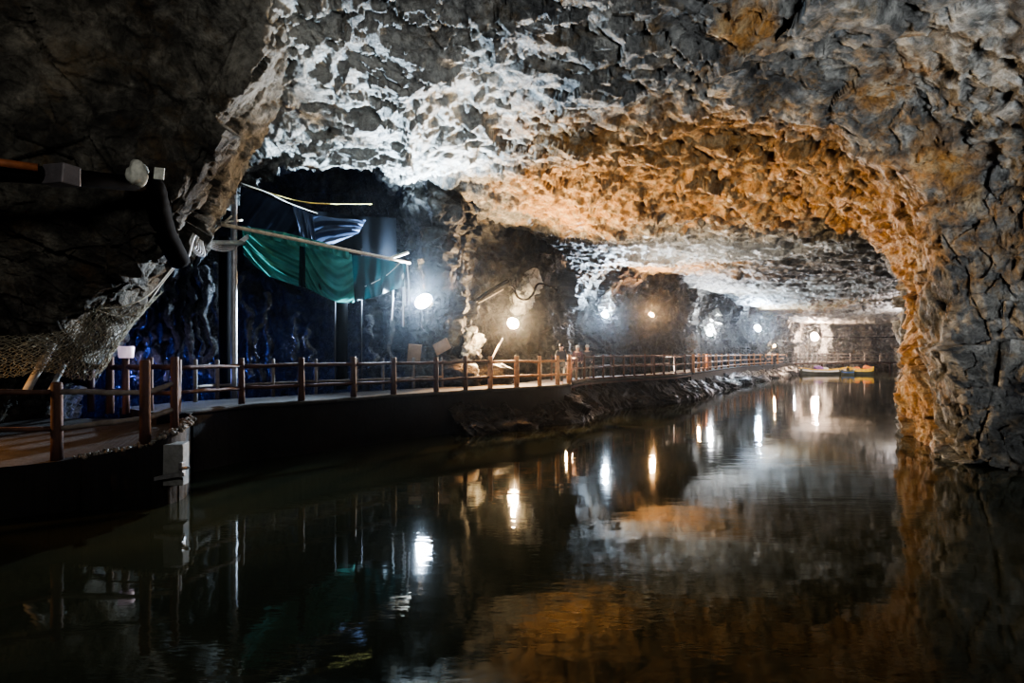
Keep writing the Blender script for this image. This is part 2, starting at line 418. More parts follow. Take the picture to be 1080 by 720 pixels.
# ---- left bank wall running away into the cave
bank = [(436, 26.5), (430, 24.6), (440, 23.2), (470, 23.8), (505, 26.2), (535, 28.6), (560, 29.5), (585, 31), (612, 36), (640, 40.6), (672, 44), (694, 45.5), (718, 47), (728, 50), (752, 54.2), (780, 59), (802, 63.5), (822, 70), (836, 78), (848, 88)]
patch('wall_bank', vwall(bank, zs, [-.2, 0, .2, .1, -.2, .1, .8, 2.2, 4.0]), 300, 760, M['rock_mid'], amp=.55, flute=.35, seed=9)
far = [(828, 86), (850, 89), (880, 91), (910, 92), (945, 93), (990, 94), (1060, 96)]
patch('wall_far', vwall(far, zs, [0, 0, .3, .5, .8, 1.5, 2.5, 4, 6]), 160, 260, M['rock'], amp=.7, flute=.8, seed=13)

# ---- right wall and its pillar edge
rw = []
#            z:   list of (px,d) near right -> pillar edge -> turning back
prof = [(-1.2, 0), (0.0, 0), (1.2, -.10), (2.6, -.2), (4.0, -.25), (5.4, -.45), (6.7, -1.0), (7.8, -2.1), (8.8, -4.2), (9.6, -7.5)]
plan = [(2000, 4.5), (1500, 7.2), (1260, 9.8), (1130, 12), (1070, 13.2), (1010, 14.2), (985, 15.6), (968, 17.4), (960, 19.2), (962, 21.5), (985, 26), (1100, 33), (1300, 40)]
for z, sh in prof:
    row = []
    for k, (px, d) in enumerate(plan):
        s = sh*(1.0 if k > 4 else .8)
        row.append(Vector((gx(px, d)+s+.2, d, z)))
    rw.append(row)
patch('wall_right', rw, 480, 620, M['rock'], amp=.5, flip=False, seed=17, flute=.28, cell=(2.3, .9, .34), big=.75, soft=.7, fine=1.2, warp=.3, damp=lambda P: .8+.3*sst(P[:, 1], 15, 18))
# rear shell so that the cave stays closed behind the pillar
far2 = [(940, 92), (1100, 70), (1180, 50), (1250, 38)]
patch('wall_back', vwall(far2, zs), 100, 160, M['rock'], amp=.6, seed=23)

# ------------------------------------------------------------------ water and bed
def water():
    m, nt, b = newmat('dark_water'); L = nt.links.new
    b.inputs['Base Color'].default_value = (.016, .019, .011, 1)
    b.inputs['Roughness'].default_value = .035; b.inputs['IOR'].default_value = 1.33
    b.inputs['Specular IOR Level'].default_value = .46
    geo = N(nt, 'ShaderNodeTexCoord')
    mp = N(nt, 'ShaderNodeMapping'); mp.inputs['Scale'].default_value = (.55, 1.5, 1); mp.inputs['Rotation'].default_value = (0, 0, .12)
    L(geo.outputs['Object'], mp.inputs[0])
    n1 = N(nt, 'ShaderNodeTexNoise', i_Scale=1.6, i_Detail=4, i_Roughness=.55); L(mp.outputs[0], n1.inputs['Vector'])
    n2 = N(nt, 'ShaderNodeTexNoise', i_Scale=7.5, i_Detail=3, i_Roughness=.5); L(mp.outputs[0], n2.inputs['Vector'])
    n3 = N(nt, 'ShaderNodeTexNoise', i_Scale=.22, i_Detail=2); L(geo.outputs['Object'], n3.inputs['Vector'])
    r3 = ramp(nt, [(.4, .25), (.65, 1)]); L(n3.outputs[0], r3.inputs[0])
    s = N(nt, 'ShaderNodeMath', operation='MULTIPLY_ADD'); L(n2.outputs[0], s.inputs[0]); s.inputs[1].default_value = .16
    L(n1.outputs[0], s.inputs[2])
    k = N(nt, 'ShaderNodeMath', operation='MULTIPLY'); L(s.outputs[0], k.inputs[0]); L(r3.outputs[0], k.inputs[1])
    bp = N(nt, 'ShaderNodeBump', i_Strength=1.0, i_Distance=.0065); L(k.outputs[0], bp.inputs['Height']); L(bp.outputs[0], b.inputs['Normal'])
    # murk: browner near the left bank
    n4 = N(nt, 'ShaderNodeTexNoise', i_Scale=.12, i_Detail=5); L(geo.outputs['Object'], n4.inputs['Vector'])
    c = ramp(nt, [(.35, (.015, .021, .015)), (.65, (.05, .048, .026))]); L(n4.outputs[0], c.inputs[0]); L(c.outputs[0], b.inputs['Base Color'])
    return m
mb = MB(); mb.add([(-40, -12, 0), (75, -12, 0), (75, 100, 0), (-40, 100, 0)], [(0, 1, 2, 3)])
wt = mb.build('floor', water()); tag(wt, 'dark still green-brown water covering the cave floor', 'water', kind='structure')

# ------------------------------------------------------------------ walkways
def offset(path, w):
    out = []
    for i, p in enumerate(path):
        a = path[max(i-1, 0)]; b = path[min(i+1, len(path)-1)]
        t = Vector((b.x-a.x, b.y-a.y, 0)).normalized(); n = Vector((-t.y, t.x, 0)); out.append(p+n*w)
    return out
HD = 1.40
front = [(165, 12.4), (195, 12.9), (255, 14.4), (318, 15.4), (373, 16.7), (415, 17.8), (460, 19), (491, 20), (517, 20.8), (545, 21.6), (569, 22.4), (588, 23.2), (602, 24.6)]
bridge = [(602, 24.6), (612, 26.4), (626, 27.8), (640, 28.9), (660, 30.2), (680, 31.4), (700, 32.8), (716, 34.6), (729, 37.4)]
farw = [(729, 37.4), (742, 41), (755, 45), (768, 50), (781, 55), (800, 61), (820, 68), (838, 76)]
endw = [(838, 76), (870, 79), (905, 81), (950, 84), (985, 86)]
def P2(lst, h=HD): return [Vector((gx(px, d), d, h)) for px, d in lst]
def deck(name, lst, w, thick, label, top=M['concrete'], side=M['conc_dark'], wall=True, joints=True):
    fr = smoothpath(P2(lst), 4); bk = offset(fr, w)
    mb = MB(); n = len(fr)
    vs = []
    lo = -0.6 if wall else HD-thick
    for a, b in zip(fr, bk):
        vs += [a, b, Vector((b.x, b.y, lo)), Vector((a.x, a.y, lo))]
    fs = []; mi = []
    for i in range(n-1):
        for j in range(4):
            fs.append((i*4+j, i*4+(j+1) % 4, (i+1)*4+(j+1) % 4, (i+1)*4+j)); mi.append(0 if j == 0 else 1)
    fs += [(3, 2, 1, 0), tuple((n-1)*4+j for j in range(4))]; mi += [1, 1]
    mb.v = [tuple(v) for v in vs]; mb.f = fs; mb.m = mi
    # kerb lip along the edge
    kb = MB()
    kb.tube([p+Vector((0, 0, -.05)) for p in fr], .07, 6)
    o = mb.build(name, [top, side], smooth=False)
    tag(o, label, 'walkway', kind='structure')
    k = kb.build('kerb', M['concrete'], parent=o)
    return o
deck('walkway', front, 2.1, .3, 'grey concrete walkway on a dark solid wall along the left bank')
deck('walkway', bridge, 2.0, .22, 'curved footbridge deck on stilts beyond the first walkway', wall=False, top=M['plank'], side=M['wood'])
deck('walkway', farw, 2.0, .3, 'far stretch of walkway below the row of lamps', wall=True)
deck('walkway', endw, 2.0, .25, 'end stretch of walkway crossing in front of the far cave wall', wall=False, top=M['plank'], side=M['wood'])

# near platform: sloping deck, rough front face
pf = [(-420, 7.2, .80), (-150, 8.6, .82), (0, 9.4, .84), (60, 9.8, .86), (110, 9.95, .96), (153, 10.05, 1.09), (185, 10.5, 1.26), (197, 11.2, 1.33), (200, 12.8, 1.38)]
fr = smoothpath([Vector((gx(a, b), b, c)) for a, b, c in pf], 6)
mb = MB(); n = len(fr); vs = []; fs = []; mi = []
for i, a in enumerate(fr):
    b = Vector((min(a.x-.4, -7.0-max(0, (10.5-a.y))*.3), 12.9, 1.36)) if i > n-14 else Vector((a.x-1.2, 13.2, 1.2))
    vs += [a, b, Vector((b.x, b.y, -.6)), Vector((a.x+random.uniform(-.02, .02), a.y+random.uniform(0, .1), -.6))]
for i in range(n-1):
    for j in range(4):
        fs.append((i*4+j, i*4+(j+1) % 4, (i+1)*4+(j+1) % 4, (i+1)*4+j)); mi.append(0 if j == 0 else 1)
fs += [(3, 2, 1, 0), tuple((n-1)*4+j for j in range(4))]; mi += [1, 1]
mb.v = [tuple(v) for v in vs]; mb.f = fs; mb.m = mi
plat = mb.build('walkway', [M['concrete'], M['conc_dark']], smooth=False)
tag(plat, 'near landing platform sloping up to the walkway at the left edge', 'walkway', kind='structure')

# gravel crust on the landing edge
def blob(c, r, seed=0, sub=2, amp=.35, sc=(1, 1, 1)):
    import bmesh
    bm = bmesh.new(); bmesh.ops.create_icosphere(bm, subdivisions=sub, radius=1)
    co = np.array([v.co[:] for v in bm.verts])
    o1, t1, c1 = facets(co*1.1+seed*7.7, seed)
    rad = 1+amp*(fbm(co*1.3+seed*3.1, 3, seed)+o1*.6+t1*.6)
    co = co*rad[:, None]*np.array(sc)*r+np.array(c)
    f = [tuple(v.index for v in fc.verts) for fc in bm.faces]; bm.free()
    return [tuple(p) for p in co], f
mb = MB(); random.seed(3)
for i in range(230):
    k = random.uniform(0.42, .93)*(n-1); a = fr[int(k)]; b = fr[min(int(k)+1, n-1)]; p = a.lerp(b, k % 1)
    if p.x < -7.3: continue
    v, f = blob(p+Vector((random.uniform(-.16, .04), random.uniform(-.03, .2), random.uniform(-.02, .035))), random.uniform(.015, .05), i, 1, .4)
    mb.add(v, f)
tag(mb.build('gravel_crust', M['gravel']), 'crust of broken gravel along the edge of the near landing', 'gravel', kind='stuff')

# pale concrete end block below the landing corner
root = empty('mooring_block', at(183, 515, 10.4)); tag(root, 'pale concrete end block with a metal bracket below the landing corner', 'concrete block')
mb = MB(); c = at(182, 489, 10.42); mb.box(c, (.44, .30, .74), Matrix.Rotation(.15, 3, 'Z'), jit=.01)
mb.build('block', M['conc_pale'], root, smooth=False, bevel=.015)
mb = MB(); c = at(179, 502, 10.22); mb.box(c, (.50, .1, .07), Matrix.Rotation(.15, 3, 'Z')@Matrix.Rotation(-.14, 3, 'Y')); mb.box(at(192, 495, 10.25), (.06, .12, .26)); mb.tube([at(190, 494, 10.2), at(199, 493, 10.1)], .03)
mb.build('bracket', M['grey_metal'], root, smooth=False, bevel=.008)

# ------------------------------------------------------------------ railings
def railing(name, label, posts, H, rails, pr, rr, mat, raise_=0, group=None, lampcap=None, jit=.02, nside=9):
    """posts: list of (Vector base, height or None)"""
    base = posts[0][0]; root = empty(name, base); tag(root, label, 'railing', group)
    for b, h in posts:
        h = h or H; mb = MB(); r = pr*random.uniform(.88, 1.12)
        lean = Vector((random.uniform(-jit, jit), random.uniform(-jit, jit), 0))
        bb = b+Vector((0, 0, -.03)); tp = b+Vector((0, 0, h*random.uniform(.985, 1.015)))+lean
        mb.tube([bb, bb.lerp(tp, .3), bb.lerp(tp, .65), bb.lerp(tp, .97), tp], [r*1.04, r, r*.97, r*.95, r*.86], nside, jit=.04)
        mb.build('post', mat(b) if callable(mat) else mat, root)
    for z in rails:
        for i in range(len(posts)-1):
            a, b = posts[i][0], posts[i+1][0]
            za = z if not callable(z) else z(i); zb = z if not callable(z) else z(i+1)
            mb = MB(); pa, pb = a+Vector((0, 0, za+random.uniform(-.015, .015))), b+Vector((0, 0, zb+random.uniform(-.015, .015)))
            mb.tube(wobble(pa, pb, 6, rr*.25), [rr*random.uniform(.85, 1.1) for _ in range(6)], 8, jit=.05)
            mb.build('rail', mat(a) if callable(mat) else mat, root)
    return root
random.seed(11)
def ps(lst, h=HD, hh=None): return [(Vector((gx(px, d), d, h)), hh) for px, d in lst]
# near landing
nl = [(Vector((gx(px, d), d, z)), h) for px, d, z, h in [(-320, 7.9, .82, 1.25), (-110, 8.9, .82, 1.3), (60, 9.9, .86, 1.32), (153, 10.15, 1.09, 1.46), (184, 10.7, 1.26, 1.34)]]
root = empty('wooden_railing', nl[2][0]); tag(root, 'near brown log railing on the landing at the left edge of the water', 'railing')
for b, h in nl:
    mb = MB(); r = .088 if b.y < 10.5 else .07; tp = b+Vector((0, 0, h)); bb = b-Vector((0, 0, .04))
    mb.tube([bb, bb.lerp(tp, .3), bb.lerp(tp, .6), bb.lerp(tp, .93), bb.lerp(tp, .985), tp], [r*1.05, r, r*.97, r*.96, r*.93, r*.7], 12, jit=.04); mb.build('post', M['wood'], root)
nr_ = [[at(-320, 420, 7.9), at(-110, 414, 8.9), at(60, 413, 9.9), at(153, 414, 10.15), at(184, 404, 10.7)],
       [at(-320, 462, 7.9), at(-110, 456, 8.9), at(60, 452, 9.9), at(153, 441, 10.15), at(184, 431, 10.7)]]
for rl in nr_:
    for i in range(4):
        mb = MB(); mb.tube(wobble(rl[i], rl[i+1], 7, .012), [.048*random.uniform(.85, 1.1) for _ in range(7)], 9, jit=.05)
        mb.build('rail', M['wood'] if i < 2 else M['plank'], root)
# hidden-side railing of the landing (dark, behind)
bl = ps([(96, 13.4), (116, 13.0), (133, 12.9), (158, 12.9), (186, 12.7)], 1.36, 1.22)
railing('wooden_railing', 'dark log railing behind the near landing below the netting', bl, 1.2, (1.0, .45), .075, .06, M['wood'])
fp = ps([(186, 12.75), (255, 14.5), (318, 15.5), (373, 16.8), (415, 17.9), (460, 19.1), (491, 20.05), (517, 20.9), (545, 21.7), (569, 22.5), (588, 23.3), (600, 24.3)])
railing('wooden_railing', 'brown log railing along the water edge of the concrete walkway', fp, 1.15, (.95, .40), .085, .05, lambda p: M['wood_lit'] if p.y > 20.5 else M['wood'])  # farther posts and rails take the painted lamplit tone
bp_ = ps([(206, 15.2), (229, 16.3), (288, 17.4), (333, 18.3), (376, 19.1), (404, 19.9), (436, 20.9), (466, 21.7)])
railing('wooden_railing', 'thin pale railing on the inner side of the walkway below the green curtain', bp_, 1.1, (.92, .38), .055, .04, M['plank'])
br = ps([(602, 24.7), (608, 25.9), (616, 26.9), (626, 27.9), (636, 28.7), (647, 29.4), (658, 30.1), (669, 30.8), (680, 31.5), (690, 32.2), (700, 32.9), (712, 34.2), (722, 35.9), (729, 37.5)])
railing('wooden_railing', 'dark railing on the water side of the curved footbridge', br, 1.2, (1.08, .58, .05), .055, .045, M['wood'])
bb_ = [(p+Vector((-1.0, 1.5, 0)), None) for p, h in br[1::2]]
railing('wooden_railing', 'dark railing on the rock side of the curved footbridge', bb_, 1.2, (1.08, .58), .05, .04, M['wood'])
fa = ps([(731, 38), (737, 39.7), (742, 41.1), (746, 42.4), (749, 43.4), (755, 45.3), (761, 47.6), (768, 50.3), (775, 53), (781, 55.2), (790, 58), (795, 59.7), (802, 61.9), (807, 63.8), (814, 66), (820, 68.2), (829, 72)])
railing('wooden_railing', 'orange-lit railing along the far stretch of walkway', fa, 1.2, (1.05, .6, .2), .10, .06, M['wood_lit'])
ea = ps([(840, 76.4), (844, 76.8), (848, 77.2), (852, 77.5), (857, 78), (862, 78.4), (867, 78.9), (872, 79.3), (884, 80), (897, 80.7), (912, 81.6), (928, 82.8), (945, 84)])
railing('wooden_railing', 'pale railing in front of the far cave wall behind the boats', ea, 1.25, (1.1, .65, .2), .09, .055, M['plank'])
# stilts under bridge and end stretch: each a pile
random.seed(5)
for px, d in [(607, 25.9), (625, 27.9), (640, 29.2), (660, 30.5), (680, 31.7), (700, 33.1), (716, 34.9)]:
    mb = MB(); b = Vector((gx(px, d)-.1, d+.35, -.4)); mb.tube([b, b+Vector((.03, 0, .8)), b+Vector((0, 0, HD+.2))], [.13, .12, .11], 9, jit=.05)
    o = mb.build('wooden_pile', M['wood'], loc=b); tag(o, 'round timber pile holding up the curved footbridge', 'pile', 'piles under the curved footbridge')
for px, d in [(868, 79.6), (890, 80.8), (915, 82.3), (940, 84)]:
    mb = MB(); b = Vector((gx(px, d), d+.3, -.4)); mb.tube([b, b+Vector((0, 0, HD+.2))], .15, 8, jit=.05)
    o = mb.build('wooden_pile', M['wood'], loc=b); tag(o, 'timber pile below the far end walkway behind the boats', 'pile', 'piles under the end walkway')

# ------------------------------------------------------------------ shore boulders
def boulder(px, d, z, r, label, seed, mat=M['rock_bank'], sc=(1.4, 1, .62), group=None, name='boulder'):
    c = Vector((gx(px, d), d, z)); v, f = blob((0, 0, 0), r, seed, 4, .38, sc)
    co = np.array(v); n_ = fbm(co*2.2+seed, 4, seed, ridged=True)*.09*r; ln = np.linalg.norm(co, axis=1, keepdims=True); co = co+co/ln*n_[:, None]
    me = bpy.data.meshes.new(name); me.from_pydata([tuple(p) for p in co], [], f)
    ca = me.color_attributes.new('rk', 'FLOAT_COLOR', 'POINT')
    ca.data.foreach_set('color', np.tile([.12, .1, .7, 1.], (len(co), 1)).ravel())
    for p in me.polygons: p.use_smooth = True
    me.materials.append(mat); o = bpy.data.objects.new(name, me); o.location = c; COL.objects.link(o)
    tag(o, label, 'boulder', group); return o
random.seed(21)
bl_ = [(500, 20.6, .9), (520, 21.0, 1.1), (542, 21.6, .9), (562, 22.4, 1.2), (583, 23.0, 1.0), (598, 24.0, .9), (612, 25.6, .8), (628, 27.6, 1.0), (646, 29.5, .8), (664, 30.2, 1.1), (684, 31.2, 1.2), (702, 32.4, 1.2), (720, 34.5, 1.3), (736, 38, 1.2), (748, 42, 1.3), (762, 46, 1.5), (778, 52, 1.6), (794, 57, 1.6), (812, 63, 1.7), (830, 71, 1.7)]
for k, (px, d, r) in enumerate(bl_):
    boulder(px+random.uniform(-4, 4)*min(1, 25/d), (d-.15 if k < 6 else d-.1)-.6*(r > .85), random.uniform(-.12, .12), r*random.choice([.3, .45, .62]), 'dark wet boulder at the water line below the walkway railing', 100+k, group='boulders along the water line')
for k, (px, d, r, lb) in enumerate([(478, 23.0, .9, 'dark boulder behind the railing left of the bright outcrop'), (512, 24.2, .8, 'dark boulder behind the railing right of the bright outcrop')]):
    boulder(px, d, 1.7, r, lb, 150+k, sc=(1.3, .8, .8))
for k, (px, d, z, r) in enumerate([(1045, 12.3, .0, .8), (1075, 11.6, .05, .8), (1010, 13.2, .0, .7), (975, 15.6, .05, .6)][:0]):
    boulder(px, d, z, r, 'brown boulder half sunk at the foot of the right cave wall', 170+k, group='boulders at the foot of the right wall', sc=(1.3, .9, .6))

sp_ = smoothpath([Vector((gx(px, d), d, 0)) for px, d in [(470, 19.4), (500, 20.3), (530, 21.2), (560, 22.2), (585, 23.0), (602, 24.6), (612, 26.5), (628, 28.1), (646, 29.6), (664, 30.6), (684, 31.8), (704, 33.3), (718, 35), (731, 38), (744, 42), (757, 46), (770, 51), (784, 56), (802, 62), (822, 69), (838, 76)]], 3)
g_ = lambda w_: offset(sp_, w_)
rws = []
for w_, z in [(1.4, 1.15), (.5, 1.1), (-.05, .85), (-.5, .45), (-.95, .1), (-1.2, -.5)]:
    rws.append([p+Vector((0, 0, z)) for p in g_(w_)])
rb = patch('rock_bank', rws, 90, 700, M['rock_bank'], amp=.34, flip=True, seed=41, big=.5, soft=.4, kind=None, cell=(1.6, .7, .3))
tag(rb, 'dark broken rock bank sloping into the water below the walkway and footbridge', 'rock bank')
# bright outcrops by the warm lamp
def outcrop(pts, rads, label, seed, mat, zone_):
    base = Vector(pts[-1]); mb = MB(); path = smoothpath(pts, 24); rr = np.interp(np.linspace(0, 1, len(path)), np.linspace(0, 1, len(rads)), rads)
    mb.tube(path, list(rr), 72)
    co = np.array(mb.v); ctr = np.repeat(np.array([tuple(p) for p in path]), 72, axis=0)
    dr = co-ctr; ln = np.linalg.norm(dr, axis=1, keepdims=True); dr /= ln
    o1, t1, c1 = facets(co/.55, seed); o2, t2, c2 = facets(co/.2+4, seed+30); disp = (.6*(o1+t1)+.25*(o2+t2)+fbm(co*2.5, 4, seed, ridged=True)*.3)*ln[:, 0]; cv = np.clip(.5+(o1+o2)*.5, 0, 1)*(.3+.7*sst(c1, 0, .12))*(.5+.5*sst(c2, 0, .12))
    co = co+dr*disp[:, None]; mb.v = [tuple(c) for c in co]
    o = mb.build('rock_outcrop', mat, loc=base); ca = o.data.color_attributes.new('rk', 'FLOAT_COLOR', 'POINT')
    ca.data.foreach_set('color', np.stack([np.full(len(co), zone_[0]), np.full(len(co), zone_[1]), cv, np.ones(len(co))], 1).ravel()); tag(o, label, 'rock'); return o
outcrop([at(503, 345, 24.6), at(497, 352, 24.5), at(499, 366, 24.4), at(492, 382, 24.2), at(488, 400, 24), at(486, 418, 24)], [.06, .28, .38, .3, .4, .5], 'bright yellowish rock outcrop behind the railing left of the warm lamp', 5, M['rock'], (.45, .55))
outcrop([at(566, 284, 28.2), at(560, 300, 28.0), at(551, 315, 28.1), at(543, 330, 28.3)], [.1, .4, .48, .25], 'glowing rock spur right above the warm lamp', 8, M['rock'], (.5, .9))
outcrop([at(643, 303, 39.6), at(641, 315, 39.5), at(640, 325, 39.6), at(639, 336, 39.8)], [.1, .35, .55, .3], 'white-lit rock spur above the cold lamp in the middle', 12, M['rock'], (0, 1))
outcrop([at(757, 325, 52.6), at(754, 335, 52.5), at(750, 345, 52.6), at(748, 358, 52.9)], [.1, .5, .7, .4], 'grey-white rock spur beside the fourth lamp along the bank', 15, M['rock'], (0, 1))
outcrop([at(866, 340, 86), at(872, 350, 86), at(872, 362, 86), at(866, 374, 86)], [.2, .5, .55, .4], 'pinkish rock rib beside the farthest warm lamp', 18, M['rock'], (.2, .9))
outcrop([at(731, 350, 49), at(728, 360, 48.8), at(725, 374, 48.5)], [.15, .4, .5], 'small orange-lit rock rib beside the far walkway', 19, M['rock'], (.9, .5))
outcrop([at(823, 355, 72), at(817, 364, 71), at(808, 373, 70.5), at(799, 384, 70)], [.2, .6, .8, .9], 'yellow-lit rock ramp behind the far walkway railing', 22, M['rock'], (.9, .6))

# tan slabs leaning behind the railing
for px, py, d, w, h, ry, lb in [(437, 373, 22.4, .55, .75, .15, 'tan stone slab standing upright under the brightest lamp'), (466, 365, 22.6, .62, .45, -.45, 'tilted tan stone slab between the brightest lamp and the bright outcrop')]:
    mb = MB(); c = at(px, py, d); mb.box(c, (w, .12, h), Matrix.Rotation(ry, 3, 'Y')@Matrix.Rotation(.2, 3, 'X'), jit=.05)
    tag(mb.build('stone_slab', M['tan'], loc=c, smooth=False, bevel=.02), lb, 'slab')
boulder(437, 22.8, 1.9, .75, 'dark rock lump carrying the upright tan slab', 181, sc=(1.1, .6, .8))
boulder(466, 23.0, 2.0, .75, 'dark rock lump carrying the tilted tan slab', 182, sc=(1.2, .6, .8))

# ------------------------------------------------------------------ lamps
def floodlight(px, py, d, r, col, glow, power, label, aim, spot=165, size=.12, wallback=1.2, group=None):
    c = at(px, py, d); root = empty('floodlight', c); tag(root, label, 'lamp', group)
    a = Vector(aim).normalized(); q = a.to_track_quat('Z', 'Y').to_matrix()
    mb = MB(); n_ = 20
    prof = [(0, -.95*r), (.45*r, -.9*r), (.8*r, -.55*r), (1.05*r, -.1*r), (1.1*r, .02*r), (1.0*r, .04*r)]
    vs = [c+q@Vector((rr*math.cos(2*math.pi*j/n_), rr*math.sin(2*math.pi*j/n_), z)) for rr, z in prof for j in range(n_)]
    mb.add(vs, [(i*n_+j, i*n_+(j+1) % n_, (i+1)*n_+(j+1) % n_, (i+1)*n_+j) for i in range(len(prof)-1) for j in range(n_)])
    mb.build('housing', M['dark_metal'], root)
    mb = MB(); prof = [(1.0*r, .04*r), (.92*r, .22*r), (.7*r, .42*r), (.4*r, .55*r), (.02*r, .6*r)]
    vs = [c+q@Vector((rr*math.cos(2*math.pi*j/n_), rr*math.sin(2*math.pi*j/n_), z)) for rr, z in prof for j in range(n_)]
    mb.add(vs, [(i*n_+j, i*n_+(j+1) % n_, (i+1)*n_+(j+1) % n_, (i+1)*n_+j) for i in range(len(prof)-1) for j in range(n_)])
    mb.build('lens', emit('lamp_glow', col, glow), root)
    mb = MB(); bk = c-a*.9*r; mb.tube(smoothpath([bk, bk+Vector((0, wallback*.5, .12)), bk+Vector((0, wallback, .05))], 5), .035, 6); mb.build('bracket', M['dark_metal'], root)
    ld = bpy.data.lights.new('flood', 'SPOT'); ld.energy = power; ld.color = col; ld.spot_size = math.radians(spot); ld.spot_blend = .6; ld.shadow_soft_size = size
    lo = bpy.data.objects.new('lamp_beam', ld); COL.objects.link(lo); lo.parent = root
    lo.location = a*(r*.75); lo.rotation_euler = a.to_track_quat('-Z', 'Y').to_euler()
    return root
COLD = (.64, .81, 1.0); WARM = (1.0, .62, .28); WHITE = (.92, .95, 1.0)
floodlight(447, 318, 21.8, .33, COLD, 120, 12500, 'brightest cold white floodlight right of the green curtain', (-.3, -.8, .55), spot=146, wallback=1.6)
floodlight(541, 341, 27.1, .27, (1, .68, .38), 60, 8200, 'warm orange floodlight in front of the middle rock wall', (.3, -.9, .35))
floodlight(638, 332, 38.8, .26, COLD, 50, 9000, 'cold white floodlight below the white-lit rock spur in the middle', (.25, -.75, .6), wallback=1.5)
floodlight(687, 332, 43.3, .22, (1, .55, .24), 30, 7000, 'small warm lamp on the dark rock, right of the middle cold floodlight', (.3, -.75, .6), wallback=1.5)
floodlight(748, 352, 51.8, .27, WHITE, 40, 6000, 'white lamp fourth along the bank beside a grey-white rock spur', (.3, -.75, .6))
floodlight(799, 346, 60.6, .38, COLD, 50, 9000, 'bluish white lamp fifth along the bank above the far railing', (.3, -.9, .4))
floodlight(859, 355, 84.0, .62, (1, .72, .55), 40, 9000, 'farthest warm pinkish lamp above the boats', (.2, -.9, .15), wallback=2)
floodlight(835, 364, 79, .35, WHITE, 60, 2500, 'small white lamp left of the farthest warm lamp', (.5, -.8, 0))
floodlight(816, 365, 67.5, .22, WARM, 60, 1300, 'small amber lamp over the far walkway railing', (0, -.6, -.4))

def light(name, typ, loc, energy, col, size=.3, aim=None, spot=None, blend=.5):
    ld = bpy.data.lights.new(name, typ); ld.energy = energy; ld.color = col
    if typ == 'AREA': ld.size = size
    else: ld.shadow_soft_size = size
    if spot: ld.spot_size = math.radians(spot); ld.spot_blend = blend
    o = bpy.data.objects.new(name, ld); COL.objects.link(o); o.location = loc
    if aim is not None: o.rotation_euler = (Vector(aim)-Vector(loc)).to_track_quat('-Z', 'Y').to_euler()
    return o
# added fills without fixtures, extra light at the floodlights, and lamps out of view
light('far_side_fill', 'POINT', at(972, 345, 60), 6500, (1, .88, .86), .3)  # unseen fill added behind the pillar to brighten boats and far wall
light('outcrop_fill', 'SPOT', at(512, 352, 23.2), 420, (1, .74, .42), .1, at(497, 356, 24.5), 90)  # warm fill added without a fixture so the outcrop glows
light('far_up_fill', 'SPOT', at(700, 392, 35), 3500, (1, .86, .72), .15, at(800, 262, 31), 120)  # hidden fill added to brighten the distant ceiling
light('far_up_fill', 'SPOT', at(812, 388, 66), 5000, (1, .93, .85), .15, at(870, 310, 52), 120)  # second added ceiling fill, deeper in the cave
light('cold_wall_lamp', 'POINT', at(447, 316, 21.3), 160, COLD, .15)
light('warm_up_lamp', 'SPOT', at(600, 392, 25.5), 5800, (1, .70, .40), .15, at(760, 170, 18), 125)
light('warm_wall_lamp', 'POINT', at(541, 335, 27.2)+Vector((0, -.25, .3)), 230, (1, .72, .42), .1)
light('cold_spur_lamp', 'POINT', at(638, 330, 38.6), 220, COLD, .1)
light('far_spur_lamp', 'POINT', at(748, 350, 51.4), 260, WHITE, .1)
light('far_wall_lamp', 'POINT', at(860, 356, 82), 5000, (1, .70, .52), .2)
light('far_ramp_lamp', 'POINT', at(812, 362, 69), 260, WARM, .1)
light('walk_fill', 'SPOT', at(520, 348, 23.2), 900, (1, .48, .17), .1, at(519, 408, 22.2), 100)  # hidden fill added to turn the deck orange
light('far_walk_fill', 'SPOT', at(737, 366, 42.5), 600, (1, .55, .22), .1, at(737, 392, 41.5), 125)  # hidden orange fill added over the distant walkway
light('blue_lamp', 'POINT', at(120, 408, 19.5), 420, (.12, .2, 1), .2)
light('blue_lamp', 'POINT', at(205, 405, 22.0), 420, (.12, .22, 1), .2)
light('violet_lamp', 'POINT', at(150, 405, 17.6), 60, (.6, .55, 1), .1)
light('recess_lamp', 'POINT', at(300, 360, 22.5), 35, (.6, .7, 1), .2)
light('landing_lamp', 'SPOT', (-10.2, 9.3, 2.5), 260, (1, .5, .2), .1, (-8.2, 10.2, .9), 100)
lf_ = light('rear_fill', 'AREA', (7.0, -3, 1.6), 1450, (.93, .95, 1.0), 2.5, (9.5, 9, 9.5)); lf_.data.spread = math.radians(105)
lf_ = light('left_fill', 'AREA', (-1.5, 0, 6.5), 150, (1, .93, .85), 1.5, (-9, 10, 7)); lf_.data.spread = math.radians(95)

